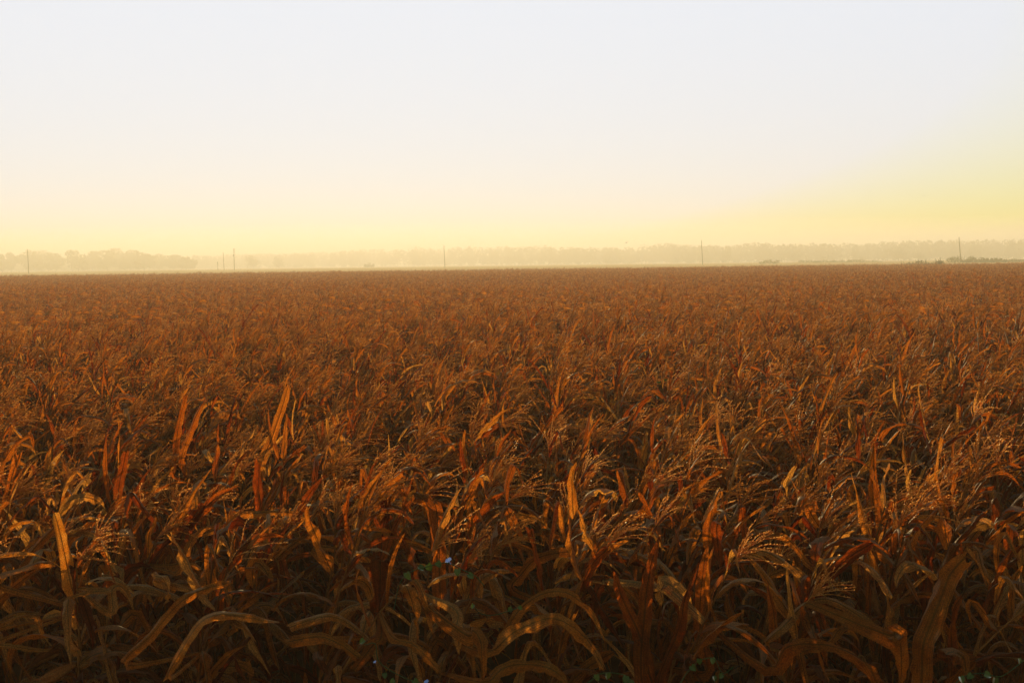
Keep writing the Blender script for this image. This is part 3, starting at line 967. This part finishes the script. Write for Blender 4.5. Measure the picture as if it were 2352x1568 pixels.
# ------------------------------------------------------------------ utility poles
def utility_pole(px, top, base_px, Y, label, arm=True, trafo=False, lean=R(-1.6), r=0.17):
    p = at(px, top, Y)
    b = at(base_px, 610, Y)
    H = p[2] - float(ground_z(Y))
    root = empty('utility_pole', (b[0], Y, float(ground_z(Y))), label, 'utility pole', 'utility poles across the pasture')
    root.rotation_euler.y = math.atan2(p[0] - b[0], H)
    mb = MB(); mb.tube([(0, 0, 0), (0, 0, H * .5), (0, 0, H)], [r * 1.25, r * 1.05, r * .85], 10); mb.build('pole', WOODM, root)
    if arm:
        mb = MB()
        for s in (-1, 1):
            mb.tube([(0.0, -0.2, H - .45), (s * 0.05, -0.2, H - .45), (s * 1.2, -0.2, H - .45)], 0.06, 4)
        o = mb.build('crossarm', WOODM, root)
        o.rotation_euler.z = R(72)                   # seen nearly end-on
        for s in (-1.1, -0.55, 0.55, 1.1):
            ib = MB(); ib.tube([(s, -0.2, H - .4), (s, -0.2, H - .3), (s, -0.2, H - .2)], [0.03, 0.06, 0.04], 8)
            ib.build('insulator', CERAM, o)
    mb = MB(); mb.tube([(0, 0, H), (0, 0, H + .12), (0, 0, H + .2)], [0.04, 0.07, 0.04], 8); mb.build('insulator', CERAM, root)
    if trafo:
        z = H * 0.64
        mb = MB(); mb.tube([(-.42, 0, z - .02), (-.42, 0, z), (-.42, 0, z + .9), (-.42, 0, z + .96), (-.42, 0, z + 1.0)], [0.2, 0.28, 0.28, 0.25, 0.05], 14)
        t = mb.build('transformer', METAL, root)
        for s in (-.1, .1):
            ib = MB(); ib.tube([(-.42 + s, 0, z + .95), (-.42 + s, 0, z + 1.15), (-.42 + s, 0, z + 1.25)], [0.04, 0.06, 0.03], 8); ib.build('bushing', CERAM, t)
        mb = MB(); mb.tube([(0, 0, H * .86), (.3, -.1, H * .87), (.75, -.1, H * .86)], [.09, .1, .12], 6); mb.build('switch_bracket', METAL, root)
        mb = MB(); mb.tube([(0, 0, H * .94), (.25, -.1, H * .955), (.5, -.1, H * .935)], [.06, .07, .08], 6); mb.build('switch_bracket', METAL, root)
    return root


utility_pole(63, 573, 65, 540, 'thin wooden utility pole nearest the left edge, before the tree clump')
utility_pole(512.5, 580, 514.5, 620, 'plain utility pole just left of the transformer pole', arm=False)
utility_pole(537, 571, 538, 620, 'wooden utility pole carrying a transformer can and brackets', trafo=True, r=0.2)
utility_pole(1019.5, 564, 1022, 600, 'lone utility pole near the middle of the horizon')
utility_pole(1611, 552, 1614, 550, 'utility pole right of centre against the wood')
utility_pole(2202.5, 545, 2207, 470, 'rightmost utility pole rising from dark bushes')
p = at(500, 602, 600)
p[2] -= 1.25
root = empty('fence_post', (p[0], 600, 1.25), 'short thick post standing left of the plain utility pole', 'post')
mb = MB(); mb.tube([(0, 0, 0), (0, 0, p[2] * .8), (0, 0, p[2])], [0.16, 0.16, 0.15], 10); mb.build('post', WOODM, root)
mb = MB(); mb.tube([(0, 0, p[2] - .35), (0, 0, p[2] - .3), (0, 0, p[2] + .1), (0, 0, p[2] + .12)], [0.17, 0.24, 0.24, 0.02], 10); mb.build('cap', METAL, root)

# ------------------------------------------------------------------ birds
def bird(px, py, Y, span, yaw, label):
    p = at(px, py, Y)
    root = empty('bird', p, label, 'bird', 'birds over the field')
    root.rotation_euler.z = yaw
    mb = MB(); q = np.linspace(0, 1, 9)
    mb.tube(np.stack([(q - .5) * span * .45, q * 0, 0.02 * np.sin(q * 3)], -1), span * .055 * np.sin(PI * np.clip(q, .04, .97)) ** .6 + .002, 8)
    mb.build('body', BIRDM, root)
    for s in (-1, 1):
        y = np.linspace(0, 1, 6)
        lead = np.stack([span * (.08 - .10 * y ** 2), s * y * span * .5, span * (.22 * y - .12 * y ** 2)], -1)
        trail = lead - np.stack([span * .17 * (1 - y ** 2.5) + .01, y * 0, y * 0], -1)
        P = np.stack([lead, (lead + trail) / 2 + [0, 0, .012], trail], 1)
        w = MB(); w.grid(P); w.build('wing', BIRDM, root)


bird(1438.5, 557.5, 120, 0.55, 0.8, 'tiny dark bird low over the wood, right of centre')
bird(2122, 451, 110, 0.42, 1.2, 'tiny dark bird high in the sky at the right')

# ------------------------------------------------------------------ air
def volume_box(name, x0, x1, y0, y1, z0, z1, col, dens, aniso):
    mb = MB()
    v = [(x, y, z) for z in (z0, z1) for y in (y0, y1) for x in (x0, x1)]
    mb.add(v, [(0, 2, 3, 1), (4, 5, 7, 6), (0, 1, 5, 4), (1, 3, 7, 5), (3, 2, 6, 7), (2, 0, 4, 6)])
    m, nt, out = new_mat(name)
    pv = node(nt, 'ShaderNodeVolumePrincipled')
    pv.inputs['Color'].default_value = (*col, 1)
    pv.inputs['Density'].default_value = dens
    pv.inputs['Anisotropy'].default_value = aniso
    nt.links.new(pv.outputs[0], out.inputs['Volume'])
    o = mb.build(name, m, smooth=False)
    tag(o, kind='stuff')
    return o


volume_box('haze', -5100, 5100, -700, 6100, -1.0, 40.0, (0.80, 0.67, 0.45), 0.0013, 0.28)
volume_box('ground_mist', -2500, 2500, 660, 1800, -0.5, 31.0, (1.0, 0.94, 1.0), 0.0018, 0.18)

# ------------------------------------------------------------------ light
SUN_EL, SUN_AZ = R(8.8), R(-11)           # ahead of the camera, a little left, above the frame
sd = Vector((math.sin(SUN_AZ) * math.cos(SUN_EL), math.cos(SUN_AZ) * math.cos(SUN_EL), math.sin(SUN_EL)))
ld = bpy.data.lights.new('sun', 'SUN')
ld.energy, ld.angle, ld.color = 5.0, R(0.6), (1.0, 0.87, 0.54)
lo = bpy.data.objects.new('sun', ld)
lo.rotation_euler = sd.to_track_quat('Z', 'Y').to_euler()
lo.location = (0, 0, 60)
C.objects.link(lo)

w = bpy.data.worlds.new('World')
SC.world = w
w.use_nodes = True
nt = w.node_tree
nt.nodes.clear()
out = nt.nodes.new('ShaderNodeOutputWorld')
bg = nt.nodes.new('ShaderNodeBackground')
sky = nt.nodes.new('ShaderNodeTexSky')
sky.sky_type = 'NISHITA'
sky.sun_disc = False
sky.sun_elevation = SUN_EL
sky.sun_rotation = SUN_AZ
sky.dust_density = 4.0
sky.air_density = 1.0
sky.ozone_density = 1.0
SKY_S = 0.12
gain = mulc(nt, sky.outputs[0], tuple(k * SKY_S / 0.66 for k in (2.15, 2.15, 1.6)))
gam = nt.nodes.new('ShaderNodeGamma'); gam.inputs[1].default_value = 0.75      # soft shoulder of the film
nt.links.new(gain, gam.inputs[0])
gain = mulc(nt, gam.outputs[0], (0.66 / SKY_S,) * 3)
mn = node(nt, 'ShaderNodeVectorMath', operation='MINIMUM')
nt.links.new(gain, mn.inputs[0])
mn.inputs[1].default_value = (0.61 / SKY_S, 0.66 / SKY_S, 0.76 / SKY_S)     # the film clips here
nt.links.new(mn.outputs[0], bg.inputs['Color'])
bg.inputs['Strength'].default_value = SKY_S
nt.links.new(bg.outputs[0], out.inputs['Surface'])

# ------------------------------------------------------------------ camera
cd = bpy.data.cameras.new('camera')
cd.lens, cd.sensor_width, cd.sensor_fit = FOC, 36.0, 'HORIZONTAL'
cd.clip_start, cd.clip_end = 0.1, 12000
co = bpy.data.objects.new('camera', cd)
co.matrix_world = Matrix.Translation((0, 0, CAM_H)) @ CM.to_4x4()
C.objects.link(co)
SC.camera = co

SC.view_settings.view_transform = 'Standard'
SC.view_settings.look = 'None'
SC.view_settings.exposure = 0.4
SC.view_settings.gamma = 1.0
SC.cycles.use_denoising = True
SC.cycles.max_bounces = 8
SC.cycles.diffuse_bounces = 4
SC.cycles.glossy_bounces = 2
SC.cycles.transmission_bounces = 6
SC.cycles.volume_bounces = 3
